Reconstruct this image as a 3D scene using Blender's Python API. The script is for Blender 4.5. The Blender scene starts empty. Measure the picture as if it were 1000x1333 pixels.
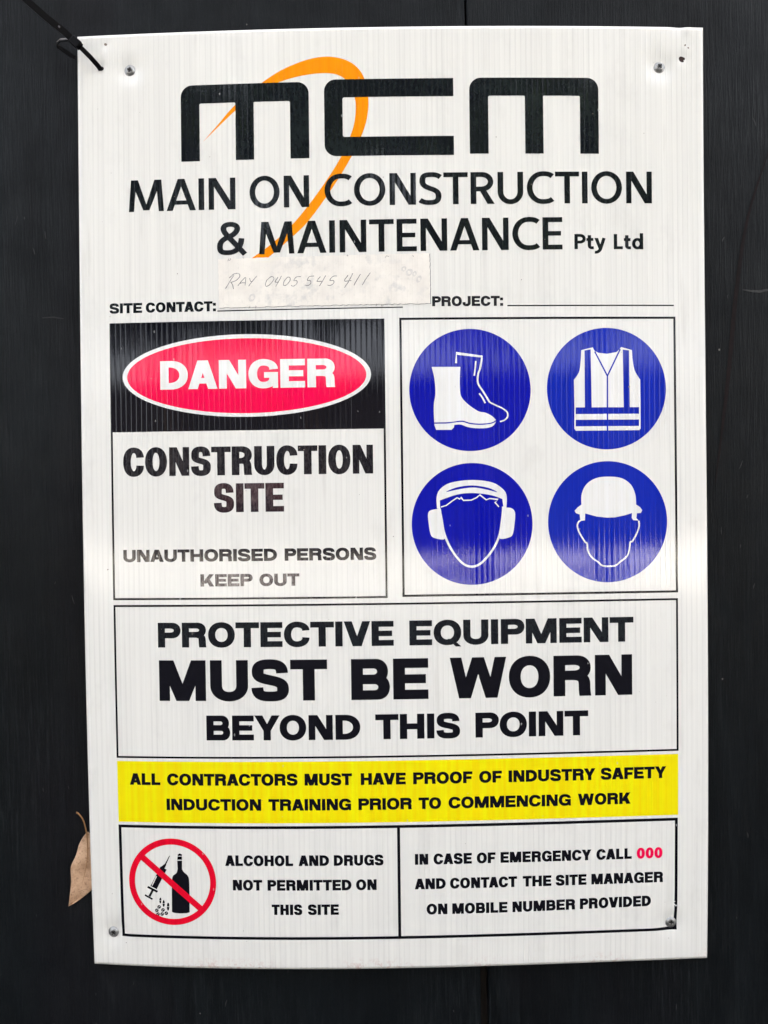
import bpy, bmesh, math, random
import numpy as np
from mathutils import Vector, Matrix
from mathutils.geometry import delaunay_2d_cdt

scene = bpy.context.scene
COL = scene.collection
rnd = random.Random(7)
PI = math.pi
SIGN_Z = 1.5                       # height of the sign's middle above the ground

# ------------------------------------------------------------------ camera
cd = bpy.data.cameras.new('camera')
cam = bpy.data.objects.new('camera', cd)
COL.objects.link(cam)
R = Vector((0.99982084, 0.00400198, -0.01850063))
U = Vector((0.01843072, 0.01685113, 0.99968813))
F = Vector((-0.00431248, 0.99985, -0.01677435))
M = Matrix((R, U, -F)).transposed().to_4x4()
M.translation = Vector((-0.00776, -0.72, SIGN_Z + 0.00195))
cam.matrix_world = M
cd.sensor_fit = 'VERTICAL'
cd.sensor_height = 24.0
cd.lens = 959.908 / 1333.0 * 24.0
cd.clip_start = 0.01
cd.clip_end = 500.0
scene.camera = cam

# ------------------------------------------------------------------ light
SUN_ELEV, SUN_AZ = math.radians(40), math.radians(22)     # azimuth from +Y towards +X: behind the hoarding, the sign is in open shade
w = bpy.data.worlds.new('World')
scene.world = w
w.use_nodes = True
nt = w.node_tree
sky = nt.nodes.new('ShaderNodeTexSky')
sky.sky_type = 'NISHITA'
sky.sun_disc = False
sky.sun_elevation = SUN_ELEV
sky.sun_rotation = SUN_AZ
sky.air_density = 0.6
sky.dust_density = 8.0
sky.ozone_density = 0.0
bg = nt.nodes['Background']
bg.inputs['Strength'].default_value = 0.13
hs = nt.nodes.new('ShaderNodeHueSaturation')      # thin high cloud: the blue is washed out
hs.inputs['Saturation'].default_value = 0.42
nt.links.new(sky.outputs[0], hs.inputs['Color'])
tn = nt.nodes.new('ShaderNodeMix'); tn.data_type = 'RGBA'; tn.blend_type = 'MULTIPLY'
tn.inputs[0].default_value = 1.0
tn.inputs[7].default_value = (1.03, 1.0, 0.95, 1)
nt.links.new(hs.outputs[0], tn.inputs[6])
nt.links.new(tn.outputs[2], bg.inputs[0])
sl = bpy.data.lights.new('sun', 'SUN')
sl.energy = 5.0
sl.angle = math.radians(0.5)
sl.color = (1.0, 0.95, 0.88)
sun = bpy.data.objects.new('sun', sl)
COL.objects.link(sun)
sd = Vector((math.sin(SUN_AZ) * math.cos(SUN_ELEV), math.cos(SUN_AZ) * math.cos(SUN_ELEV), math.sin(SUN_ELEV)))
sun.rotation_euler = sd.to_track_quat('Z', 'Y').to_euler()
scene.view_settings.view_transform = 'Standard'
scene.view_settings.look = 'None'
scene.view_settings.gamma = 1.0
scene.view_settings.exposure = 3.76
scene.cycles.max_bounces = 6

# ------------------------------------------------------------------ object helpers
def put(name, me, mat=None, parent=None):
    o = bpy.data.objects.new(name, me)
    COL.objects.link(o)
    if mat is not None:
        me.materials.append(mat)
    if parent is not None:
        o.parent = parent
    return o

def tag(o, label=None, cat=None, group=None, kind=None):
    if label: o['label'] = label
    if cat: o['category'] = cat
    if group: o['group'] = group
    if kind: o['kind'] = kind
    return o

def empty(name, loc=(0, 0, 0), rot=(0, 0, 0)):
    o = bpy.data.objects.new(name, None)
    o.empty_display_size = 0.05
    COL.objects.link(o)
    o.location = loc
    o.rotation_euler = rot
    return o

def mesh(name, verts, faces, smooth=False):
    me = bpy.data.meshes.new(name)
    me.from_pydata([tuple(v) for v in verts], [], faces)
    if smooth:
        for p in me.polygons: p.use_smooth = True
    me.update()
    return me

class MB:
    """collects simple solids into one mesh"""
    def __init__(s): s.v = []; s.f = []
    def add(s, v, f):
        n = len(s.v); s.v += [tuple(p) for p in v]; s.f += [tuple(i + n for i in q) for q in f]; return s
    def box(s, x0, x1, y0, y1, z0, z1, mat=None):
        v = [(x, y, z) for z in (z0, z1) for y in (y0, y1) for x in (x0, x1)]
        if mat is not None: v = [mat @ Vector(p) for p in v]
        return s.add(v, [(0, 2, 3, 1), (4, 5, 7, 6), (0, 1, 5, 4), (2, 6, 7, 3), (0, 4, 6, 2), (1, 3, 7, 5)])
    def lathe(s, prof, n=32, mat=None):
        v = []; f = []
        for r, h in prof:
            for k in range(n):
                a = 2 * PI * k / n
                p = Vector((r * math.cos(a), -h, r * math.sin(a)))
                v.append(mat @ p if mat is not None else p)
        for i in range(len(prof) - 1):
            for k in range(n):
                a, b = i * n + k, i * n + (k + 1) % n
                f.append((a, b, b + n, a + n))
        return s.add(v, f)
    def ribbon(s, pts, widths, thick, normal):
        """flat strip of real thickness along 3-D points"""
        v = []; N = len(pts)
        for i, p in enumerate(pts):
            p = Vector(p)
            d = (Vector(pts[min(i + 1, N - 1)]) - Vector(pts[max(i - 1, 0)])).normalized()
            side = d.cross(Vector(normal)).normalized()
            nn = side.cross(d).normalized()
            wd = widths[i] / 2; t = thick / 2
            v += [p + side * wd + nn * t, p - side * wd + nn * t, p - side * wd - nn * t, p + side * wd - nn * t]
        f = []
        for i in range(N - 1):
            a = i * 4
            for k in range(4):
                f.append((a + k, a + (k + 1) % 4, a + 4 + (k + 1) % 4, a + 4 + k))
        f += [(0, 3, 2, 1), (N * 4 - 4, N * 4 - 3, N * 4 - 2, N * 4 - 1)]
        return s.add(v, f)
    def tube(s, pts, radii, n=8):
        v = []; f = []; N = len(pts)
        for i, p in enumerate(pts):
            p = Vector(p)
            d = (Vector(pts[min(i + 1, N - 1)]) - Vector(pts[max(i - 1, 0)])).normalized()
            a = d.cross(Vector((0.13, 1, 0.21))).normalized(); b = a.cross(d)
            for k in range(n):
                t = 2 * PI * k / n
                v.append(p + (a * math.cos(t) + b * math.sin(t)) * radii[i])
        for i in range(N - 1):
            for k in range(n):
                f.append((i * n + k, i * n + (k + 1) % n, (i + 1) * n + (k + 1) % n, (i + 1) * n + k))
        f += [tuple(range(n))[::-1], tuple((N - 1) * n + k for k in range(n))]
        return s.add(v, f)
    def build(s, name, mat, parent=None, smooth=False):
        return put(name, mesh(name, s.v, s.f, smooth), mat, parent)

# ------------------------------------------------------------------ materials
def new_mat(name):
    m = bpy.data.materials.new(name)
    m.use_nodes = True
    return m, m.node_tree, m.node_tree.nodes['Principled BSDF']

class NT:
    def __init__(s, t): s.t = t
    def n(s, typ, **kw):
        x = s.t.nodes.new(typ)
        for k, v in kw.items(): setattr(x, k, v)
        return x
    def put(s, sock, v):
        if isinstance(v, (int, float)): sock.default_value = v
        elif isinstance(v, tuple): sock.default_value = v
        else: s.t.links.new(v, sock)
    def m(s, op, a, b=None, c=None, clamp=False):
        x = s.n('ShaderNodeMath', operation=op, use_clamp=clamp)
        s.put(x.inputs[0], a)
        if b is not None: s.put(x.inputs[1], b)
        if c is not None: s.put(x.inputs[2], c)
        return x.outputs[0]
    def sep(s, v):
        x = s.n('ShaderNodeSeparateXYZ'); s.put(x.inputs[0], v); return x.outputs
    def comb(s, a, b, c):
        x = s.n('ShaderNodeCombineXYZ')
        for i, q in enumerate((a, b, c)): s.put(x.inputs[i], q)
        return x.outputs[0]
    def noise(s, vec, scale, detail=2.0, rough=0.5):
        x = s.n('ShaderNodeTexNoise'); s.put(x.inputs['Vector'], vec)
        x.inputs['Scale'].default_value = scale; x.inputs['Detail'].default_value = detail
        x.inputs['Roughness'].default_value = rough
        return x.outputs[0]
    def ramp(s, v, a, b, lo=0.0, hi=1.0):
        x = s.n('ShaderNodeMapRange', clamp=True); s.put(x.inputs[0], v)
        for i, q in enumerate((a, b, lo, hi)): x.inputs[i + 1].default_value = q
        return x.outputs[0]
    def mix(s, f, a, b):
        x = s.n('ShaderNodeMix', data_type='RGBA'); s.put(x.inputs[0], f); s.put(x.inputs[6], a); s.put(x.inputs[7], b)
        return x.outputs[2]
    def bump(s, h, dist=1.0, strength=1.0):
        x = s.n('ShaderNodeBump'); x.inputs['Strength'].default_value = strength; x.inputs['Distance'].default_value = dist
        s.put(x.inputs['Height'], h); return x.outputs[0]

def sign_relief(g, obj):
    """height field in metres of the fluted plastic: webs every 5 mm, uneven, with a fine orange-peel"""
    x, y, z = g.sep(obj)
    wob = g.noise(g.comb(g.m('MULTIPLY', x, 40), 0.0, g.m('MULTIPLY', z, 3.0)), 1.0, 2)
    xx = g.m('MULTIPLY_ADD', wob, 0.22, g.m('MULTIPLY', x, 200.0))
    fr = g.m('FRACT', xx)
    tri = g.m('ABSOLUTE', g.m('SUBTRACT', fr, 0.5))                  # 0.5 at the web, 0 in mid-flute
    ridge = g.m('POWER', g.m('MULTIPLY', tri, 2.0), 6.0)
    amp = g.noise(g.comb(g.m('MULTIPLY', x, 90), 3.3, g.m('MULTIPLY', z, 6.0)), 1.0, 2)
    amp = g.ramp(amp, 0.32, 0.72, 0.45, 1.2)
    h = g.m('MULTIPLY', g.m('MULTIPLY', ridge, amp), 0.00015)
    broad = g.noise(g.comb(g.m('MULTIPLY', x, 70), 9.1, g.m('MULTIPLY', z, 9.0)), 1.0, 2)
    h = g.m('MULTIPLY_ADD', broad, 0.00018, h)
    peel = g.noise(obj, 720.0, 2, 0.6)
    h = g.m('MULTIPLY_ADD', peel, 0.000015, h)
    return h, tri

def board_mat():
    m, t, b = new_mat('white_fluted_plastic'); g = NT(t)
    obj = g.n('ShaderNodeTexCoord').outputs['Object']
    h, tri = sign_relief(g, obj)
    x, y, z = g.sep(obj)
    streak = g.noise(g.comb(g.m('MULTIPLY', x, 260), 0.0, g.m('MULTIPLY', z, 1.6)), 1.0, 2, 0.6)
    fine = g.ramp(tri, 0.30, 0.5, 0.0, 1.0)
    irr = g.ramp(g.noise(g.comb(g.m('MULTIPLY', x, 35), 5.0, g.m('MULTIPLY', z, 5)), 1.0, 3, 0.6), 0.35, 0.65)
    f = g.m('ADD', g.m('MULTIPLY', g.ramp(streak, 0.35, 0.7), 0.5), g.m('MULTIPLY', g.m('MULTIPLY', fine, irr), 0.75))
    col = g.mix(f, (0.84, 0.825, 0.775, 1), (0.73, 0.715, 0.675, 1))
    # grime: small spots and a faint rosy-brown tide line along the bottom edge
    sp = g.n('ShaderNodeTexVoronoi'); g.put(sp.inputs['Vector'], obj); sp.inputs['Scale'].default_value = 34.0
    sz = g.ramp(g.sep(sp.outputs['Color'])[0], 0.55, 1.0, 0.0, 0.042)
    spot = g.m('LESS_THAN', g.m('MULTIPLY_ADD', g.noise(obj, 500, 1), 0.03, sp.outputs['Distance']), sz)
    col = g.mix(g.m('MULTIPLY', spot, 0.6), col, (0.20, 0.16, 0.13, 1))
    smear = g.ramp(g.noise(g.comb(g.m('MULTIPLY', x, 25), 0.0, g.m('MULTIPLY', z, 14)), 1.0, 4, 0.65), 0.56, 0.8)
    col = g.mix(g.m('MULTIPLY', smear, 0.28), col, (0.50, 0.48, 0.45, 1))
    run = g.ramp(g.noise(g.comb(g.m('MULTIPLY', x, 95), 7.0, g.m('MULTIPLY', z, 7)), 1.0, 4, 0.6), 0.60, 0.78)
    col = g.mix(g.m('MULTIPLY', run, 0.30), col, (0.46, 0.43, 0.39, 1))
    edge = g.m('MULTIPLY', g.ramp(z, -0.438, -0.45, 0, 1), g.m('MULTIPLY', g.ramp(g.noise(obj, 260, 3, 0.75), 0.5, 0.62), g.ramp(g.noise(obj, 9, 2), .42, .6)))
    col = g.mix(g.m('MULTIPLY', edge, 0.5), col, (0.52, 0.26, 0.22, 1))
    g.put(b.inputs['Base Color'], col)
    b.inputs['Roughness'].default_value = 0.12
    b.inputs['Subsurface Weight'].default_value = 0.0
    g.put(b.inputs['Normal'], g.bump(h))
    return m

def ink(name, rgb, rough=0.05, worn=0.0, worn_col=(0.45, 0.41, 0.38, 1), tint=None):
    m, t, b = new_mat(name); g = NT(t)
    obj = g.n('ShaderNodeTexCoord').outputs['Object']
    h, tri = sign_relief(g, obj)
    x, y, z = g.sep(obj)
    streak = g.noise(g.comb(g.m('MULTIPLY', x, 200), 1.0, g.m('MULTIPLY', z, 2.5)), 1.0, 3, 0.6)
    c0 = rgb + (1,)
    c1 = tuple(min(.9, c * 1.25 + 0.001) for c in rgb) + (1,)
    col = g.mix(g.ramp(streak, 0.35, 0.75), c0, c1)
    if tint:
        col = g.mix(g.ramp(g.noise(obj, 22, 2), 0.4, 0.62), col, tint + (1,))
    if worn > 0:
        wn = g.noise(g.comb(g.m('MULTIPLY', x, 420), 0.0, g.m('MULTIPLY', z, 160)), 1.0, 4, 0.7)
        wn2 = g.noise(obj, 35, 2)
        f = g.m('MULTIPLY', g.ramp(g.m('MULTIPLY_ADD', wn2, 0.5, wn), 0.68, 0.95), worn)
        col = g.mix(f, col, worn_col)
    # scuffs down to the white plastic
    v = g.n('ShaderNodeTexVoronoi'); g.put(v.inputs['Vector'], g.comb(g.m('MULTIPLY', x, 120), 0.0, g.m('MULTIPLY', z, 60)))
    v.inputs['Scale'].default_value = 1.0
    sz = g.ramp(g.sep(v.outputs['Color'])[1], 0.93, 1.0, 0.0, 0.10)
    col = g.mix(g.m('MULTIPLY', g.m('LESS_THAN', g.m('MULTIPLY_ADD', g.noise(obj, 900, 2), .12, v.outputs['Distance']), g.m('ADD', sz, .04)), 0.4), col, (0.55, 0.55, 0.53, 1))
    g.put(b.inputs['Base Color'], col)
    b.inputs['Roughness'].default_value = rough
    b.inputs['Specular IOR Level'].default_value = 0.40
    g.put(b.inputs['Normal'], g.bump(h))
    return m

def plywood_mat():
    m, t, b = new_mat('black_painted_plywood'); g = NT(t)
    obj = g.n('ShaderNodeTexCoord').outputs['Object']
    x, y, z = g.sep(obj)
    grain = g.noise(g.comb(g.m('MULTIPLY', x, 430), 0.0, g.m('MULTIPLY', z, 22)), 1.0, 5, 0.7)
    wav = g.noise(g.comb(g.m('MULTIPLY', x, 26), 2.0, g.m('MULTIPLY', z, 2.2)), 1.0, 4, 0.6)
    bands = g.noise(g.comb(g.m('MULTIPLY_ADD', wav, 9.0, g.m('MULTIPLY', x, 60)), 0.0, g.m('MULTIPLY', z, 1.2)), 1.0, 3, 0.55)
    broad = g.noise(g.comb(g.m('MULTIPLY', x, 8), 4.0, g.m('MULTIPLY', z, 3.5)), 1.0, 5, 0.65)
    mott = g.m('ADD', g.m('MULTIPLY', broad, 0.6), g.m('MULTIPLY', bands, 0.4))
    col = g.mix(g.ramp(mott, 0.36, 0.62), (0.0012, 0.0020, 0.0028, 1), (0.0056, 0.0076, 0.0092, 1))
    pale = g.m('MULTIPLY', g.ramp(grain, 0.50, 0.68), g.ramp(g.noise(g.comb(g.m('MULTIPLY', x, 9), 6.0, g.m('MULTIPLY', z, 4)), 1.0, 4, 0.6), 0.40, 0.66))
    col = g.mix(g.m('MULTIPLY', pale, 0.5), col, (0.028, 0.032, 0.034, 1))
    crack = g.m('MULTIPLY', g.ramp(grain, 0.36, 0.26), 0.7)
    col = g.mix(crack, col, (0.0008, 0.0010, 0.0014, 1))
    brown = g.ramp(g.noise(g.comb(g.m('MULTIPLY', x, 5), 8.0, g.m('MULTIPLY', z, 1.1)), 1.0, 3), 0.54, 0.72)
    col = g.mix(g.m('MULTIPLY', brown, 0.35), col, (0.011, 0.0065, 0.0095, 1))
    v = g.n('ShaderNodeTexVoronoi'); g.put(v.inputs['Vector'], g.comb(g.m('MULTIPLY', x, 1.3), 0.0, z)); v.inputs['Scale'].default_value = 46.0
    sz = g.ramp(g.sep(v.outputs['Color'])[0], 0.80, 1.0, 0.0, 0.055)
    col = g.mix(g.m('MULTIPLY', g.m('LESS_THAN', v.outputs['Distance'], sz), 0.5), col, (0.28, 0.26, 0.24, 1))
    g.put(b.inputs['Base Color'], col)
    g.put(b.inputs['Roughness'], g.ramp(g.noise(obj, 30, 3), 0.3, 0.7, 0.42, 0.62))
    b.inputs['Specular IOR Level'].default_value = 0.12
    h = g.m('MULTIPLY_ADD', g.noise(g.comb(g.m('MULTIPLY', x, 160), 1.0, g.m('MULTIPLY', z, 6)), 1.0, 3), 0.0003, g.m('MULTIPLY', grain, 0.0015))
    h = g.m('MULTIPLY_ADD', g.noise(obj, 260, 3, 0.6), 0.00006, h)
    g.put(b.inputs['Normal'], g.bump(h))
    return m

def plain(name, rgb, rough=0.5, metal=0.0, var=0.25, scale=60.0, bump=0.0, dark=None, spec=0.5):
    m, t, b = new_mat(name); g = NT(t)
    b.inputs['Specular IOR Level'].default_value = spec
    obj = g.n('ShaderNodeTexCoord').outputs['Object']
    n = g.noise(obj, scale, 4, 0.6)
    d = dark or tuple(c * (1 - var) for c in rgb)
    col = g.mix(g.ramp(n, 0.3, 0.7), d + (1,), rgb + (1,))
    g.put(b.inputs['Base Color'], col)
    b.inputs['Roughness'].default_value = rough
    b.inputs['Metallic'].default_value = metal
    if bump: g.put(b.inputs['Normal'], g.bump(g.m('MULTIPLY', n, bump)))
    return m

M_BOARD = board_mat()
M_BLACK = ink('black_ink', (0.0035, 0.0035, 0.007))
M_BLACK2 = ink('black_logo_ink', (0.0055, 0.0065, 0.010), worn=0.12, worn_col=(0.07, 0.10, 0.09, 1))
M_BLACK3 = ink('worn_black_ink', (0.005, 0.005, 0.009), worn=0.12, worn_col=(0.30, 0.26, 0.25, 1))
M_BROWN = ink('worn_glare_black_ink', (0.035, 0.022, 0.025), worn=0.75, worn_col=(0.42, 0.37, 0.35, 1))  # brown-grey is part ink wear, part glare put into the colour
M_RED = ink('red_ink', (0.90, 0.0004, 0.056), tint=(0.92, 0.0004, 0.075))
M_RED2 = ink('deep_red_ink', (0.72, 0.0015, 0.022))
M_BLUE = ink('blue_ink', (0.0003, 0.0035, 0.33))
M_BLUE2 = ink('mid_blue_ink', (0.0010, 0.016, 0.36))
M_YEL = ink('yellow_ink', (0.90, 0.70, 0.001))
M_ORG = ink('orange_ink', (0.95, 0.27, 0.003))
M_WHITE = ink('white_ink', (0.80, 0.785, 0.74))
M_PLY = plywood_mat()

# ------------------------------------------------------------------ the sign's bowed surface (sign coordinates s, t in mm from its middle)
BC = (0.009722, 0.006116, -0.001671, -0.002192, -0.002257, 0.002123, -0.004181, -0.000826)
DENTS = [(-249.1, 415.9, 2.2, 10), (257.9, 413.1, 2.6, 11), (-279.4, -417.4, 2.3, 10), (264.1, -413.0, 2.6, 11),
         (-278.3, 419.3, 1.0, 5), (279.6, 420.0, 0.9, 4), (285.0, 447.0, -1.0, 4), (277.0, 451.0, .9, 6),
         (266.2, -393.1, 1.0, 3), (283.0, 429.0, -0.4, 3), (-272.8, 441.0, 0.6, 4)]
def bulge(s, t):
    u, v = s / 300.0, t / 450.0
    uu, vv = 1 - u * u, 1 - v * v
    b = BC
    z = b[0]*uu + b[1]*vv + b[2]*v*uu + b[3]*u*vv + b[4]*u*uu + b[5]*u*v*uu + b[6]*v*vv + b[7]*u*v*vv
    for ds, dt, a, r in DENTS:
        q = ((s - ds) ** 2 + (t - dt) ** 2) / (r * r)
        if q < 9: z -= a * 0.001 * math.exp(-q)
    return z
def surf(s, t, off=0.0):
    return (s * 0.001, -(0.005 + bulge(s, t)) - off * 0.001, t * 0.001)

def glines(lo, hi, fine):
    g = []; x = math.ceil(lo / 2.5) * 2.5
    while x < hi:
        if abs(x) >= fine or abs(x / 10.0 - round(x / 10.0)) < 1e-6: g.append(x)
        x += 2.5
    return g
FS, FT = 235.0, 390.0

# ------------------------------------------------------------------ flat print: painter's list of contours -> one mesh lying on the bowed board
def winding(px, py, poly):
    x0, y0 = poly[:, 0], poly[:, 1]
    x1, y1 = np.roll(x0, -1), np.roll(y0, -1)
    P = px[:, None]; Q = py[:, None]
    cr = (x1 - x0) * (Q - y0) - (P - x0) * (y1 - y0)
    up = (y0 <= Q) & (y1 > Q) & (cr > 0)
    dn = (y0 > Q) & (y1 <= Q) & (cr < 0)
    return up.sum(1) - dn.sum(1)

def flat_mesh(ops, off, V, Fc):
    """ops: list of (sign, [(s,t)...]); appends triangles to V, Fc"""
    ops = [(sg, np.array(p, float)) for sg, p in ops]
    allp = np.concatenate([p for _, p in ops])
    lo, hi = allp.min(0), allp.max(0)
    pts = []; edges = []
    for sg, p in ops:
        n = len(pts); pts += [Vector((float(a), float(b))) for a, b in p]
        edges += [(n + i, n + (i + 1) % len(p)) for i in range(len(p))]
    for x in glines(lo[0], hi[0], FS):
        n = len(pts); pts += [Vector((x, lo[1] - 1)), Vector((x, hi[1] + 1))]; edges.append((n, n + 1))
    for y in glines(lo[1], hi[1], FT):
        n = len(pts); pts += [Vector((lo[0] - 1, y)), Vector((hi[0] + 1, y))]; edges.append((n, n + 1))
    vo, eo, fo, *_ = delaunay_2d_cdt(pts, edges, [], 0, 1e-4)
    va = np.array([(v[0], v[1]) for v in vo])
    tri = np.array([f[:3] for f in fo if len(f) == 3])
    c = va[tri].mean(1)
    keep = np.zeros(len(tri), bool)
    for sg, p in ops:
        ins = winding(c[:, 0], c[:, 1], p) != 0
        keep[ins] = sg > 0
    tri = tri[keep]
    a = va[tri]
    cr = (a[:, 1, 0]-a[:, 0, 0])*(a[:, 2, 1]-a[:, 0, 1]) - (a[:, 1, 1]-a[:, 0, 1])*(a[:, 2, 0]-a[:, 0, 0])
    ok = np.abs(cr) > 1e-7
    used = {}
    for q, s_ in zip(tri[ok], cr[ok]):
        idx = []
        for i in q:
            i = int(i)
            if i not in used:
                used[i] = len(V); V.append(surf(va[i, 0], va[i, 1], off))
            idx.append(used[i])
        Fc.append(tuple(idx) if s_ > 0 else tuple(idx[::-1]))

def printed(name, groups, mat, parent, off, label=None):
    V = []; Fc = []
    for ops in groups: flat_mesh(ops, off, V, Fc)
    me = mesh(name, V, Fc, True)
    o = put(name, me, mat, parent)
    if label: o['label'] = label
    return o

# ------------------------------------------------------------------ curves
def bez(p0, p1, p2, p3, n=10):
    out = []
    for i in range(1, n + 1):
        t = i / n; a = 1 - t
        out.append((a**3*p0[0]+3*a*a*t*p1[0]+3*a*t*t*p2[0]+t**3*p3[0], a**3*p0[1]+3*a*a*t*p1[1]+3*a*t*t*p2[1]+t**3*p3[1]))
    return out
def path(start, *segs):
    p = [start]
    for s in segs:
        if len(s) == 1: p.append(s[0])
        else: p += bez(p[-1], s[0], s[1], s[2])
    return p
def catmull(P, n=8, closed=False):
    out = []; N = len(P); K = N if closed else N - 1
    for i in range(K):
        g = (lambda j: P[j % N]) if closed else (lambda j: P[min(max(j, 0), N - 1)])
        a, b, c, d = g(i - 1), g(i), g(i + 1), g(i + 2)
        for k in range(n):
            t = k / n
            out.append(tuple(0.5 * (2*b[q] + (c[q]-a[q])*t + (2*a[q]-5*b[q]+4*c[q]-d[q])*t*t + (3*b[q]-a[q]-3*c[q]+d[q])*t**3) for q in (0, 1)))
    if not closed: out.append(P[-1])
    return out
def pen(p, v, h, closed=False):
    """outline(s) of a stroke drawn with an elliptical pen: v wide on verticals, h thick on horizontals"""
    q = [p[0]]
    for a in p[1:]:
        if math.hypot(a[0]-q[-1][0], a[1]-q[-1][1]) > 1e-6: q.append(a)
    p = q; N = len(p); L = []; Rr = []
    for i in range(N):
        if closed: a, b = p[(i - 1) % N], p[(i + 1) % N]
        else: a, b = p[max(i - 1, 0)], p[min(i + 1, N - 1)]
        dx, dy = b[0] - a[0], b[1] - a[1]; l = math.hypot(dx, dy) or 1e-9
        nx, ny = -dy / l, dx / l
        k = 1.0
        if 0 < i < N - 1:
            e = p[i + 1]; f = p[i]; d1 = (f[0]-p[i-1][0], f[1]-p[i-1][1]); d2 = (e[0]-f[0], e[1]-f[1])
            c = (d1[0]*d2[0]+d1[1]*d2[1]) / ((math.hypot(*d1) * math.hypot(*d2)) or 1)
            k = 1 / max(0.6, math.sqrt(max(0.0, (1 + c) / 2)))
        L.append((p[i][0] + nx * v / 2 * k, p[i][1] + ny * h / 2 * k))
        Rr.append((p[i][0] - nx * v / 2 * k, p[i][1] - ny * h / 2 * k))
    if closed: return L, Rr
    return L + Rr[::-1]
def rect(x0, y0, x1, y1): return [(x0, y0), (x1, y0), (x1, y1), (x0, y1)]
def quad(b0, b1, yb, t0, t1, yt): return [(b0, yb), (b1, yb), (t1, yt), (t0, yt)]
def ellipse(cx, cy, rx, ry, n=96, rot=0.0):
    c, s = math.cos(rot), math.sin(rot)
    return [(cx + rx*math.cos(2*PI*i/n)*c - ry*math.sin(2*PI*i/n)*s, cy + rx*math.cos(2*PI*i/n)*s + ry*math.sin(2*PI*i/n)*c) for i in range(n)]
def ringpath(x0, y0, x1, y1, K):
    mx, my = (x0+x1)/2, (y0+y1)/2; kx, ky = K*(x1-x0)/2, K*(y1-y0)/2
    return path((x1, my), [(x1, my+ky), (mx+kx, y1), (mx, y1)], [(mx-kx, y1), (x0, my+ky), (x0, my)],
                [(x0, my-ky), (mx-kx, y0), (mx, y0)], [(mx+kx, y0), (x1, my-ky), (x1, my)])[:-1]
def dshape(x0, y0, x1, y1, rx, K):
    my = (y0+y1)/2; ry = (y1-y0)/2
    return path((x0, y0), [(x1-rx, y0)], [(x1-rx+K*rx, y0), (x1, my-K*ry), (x1, my)], [(x1, my+K*ry), (x1-rx+K*rx, y1), (x1-rx, y1)], [(x0, y1)])

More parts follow.
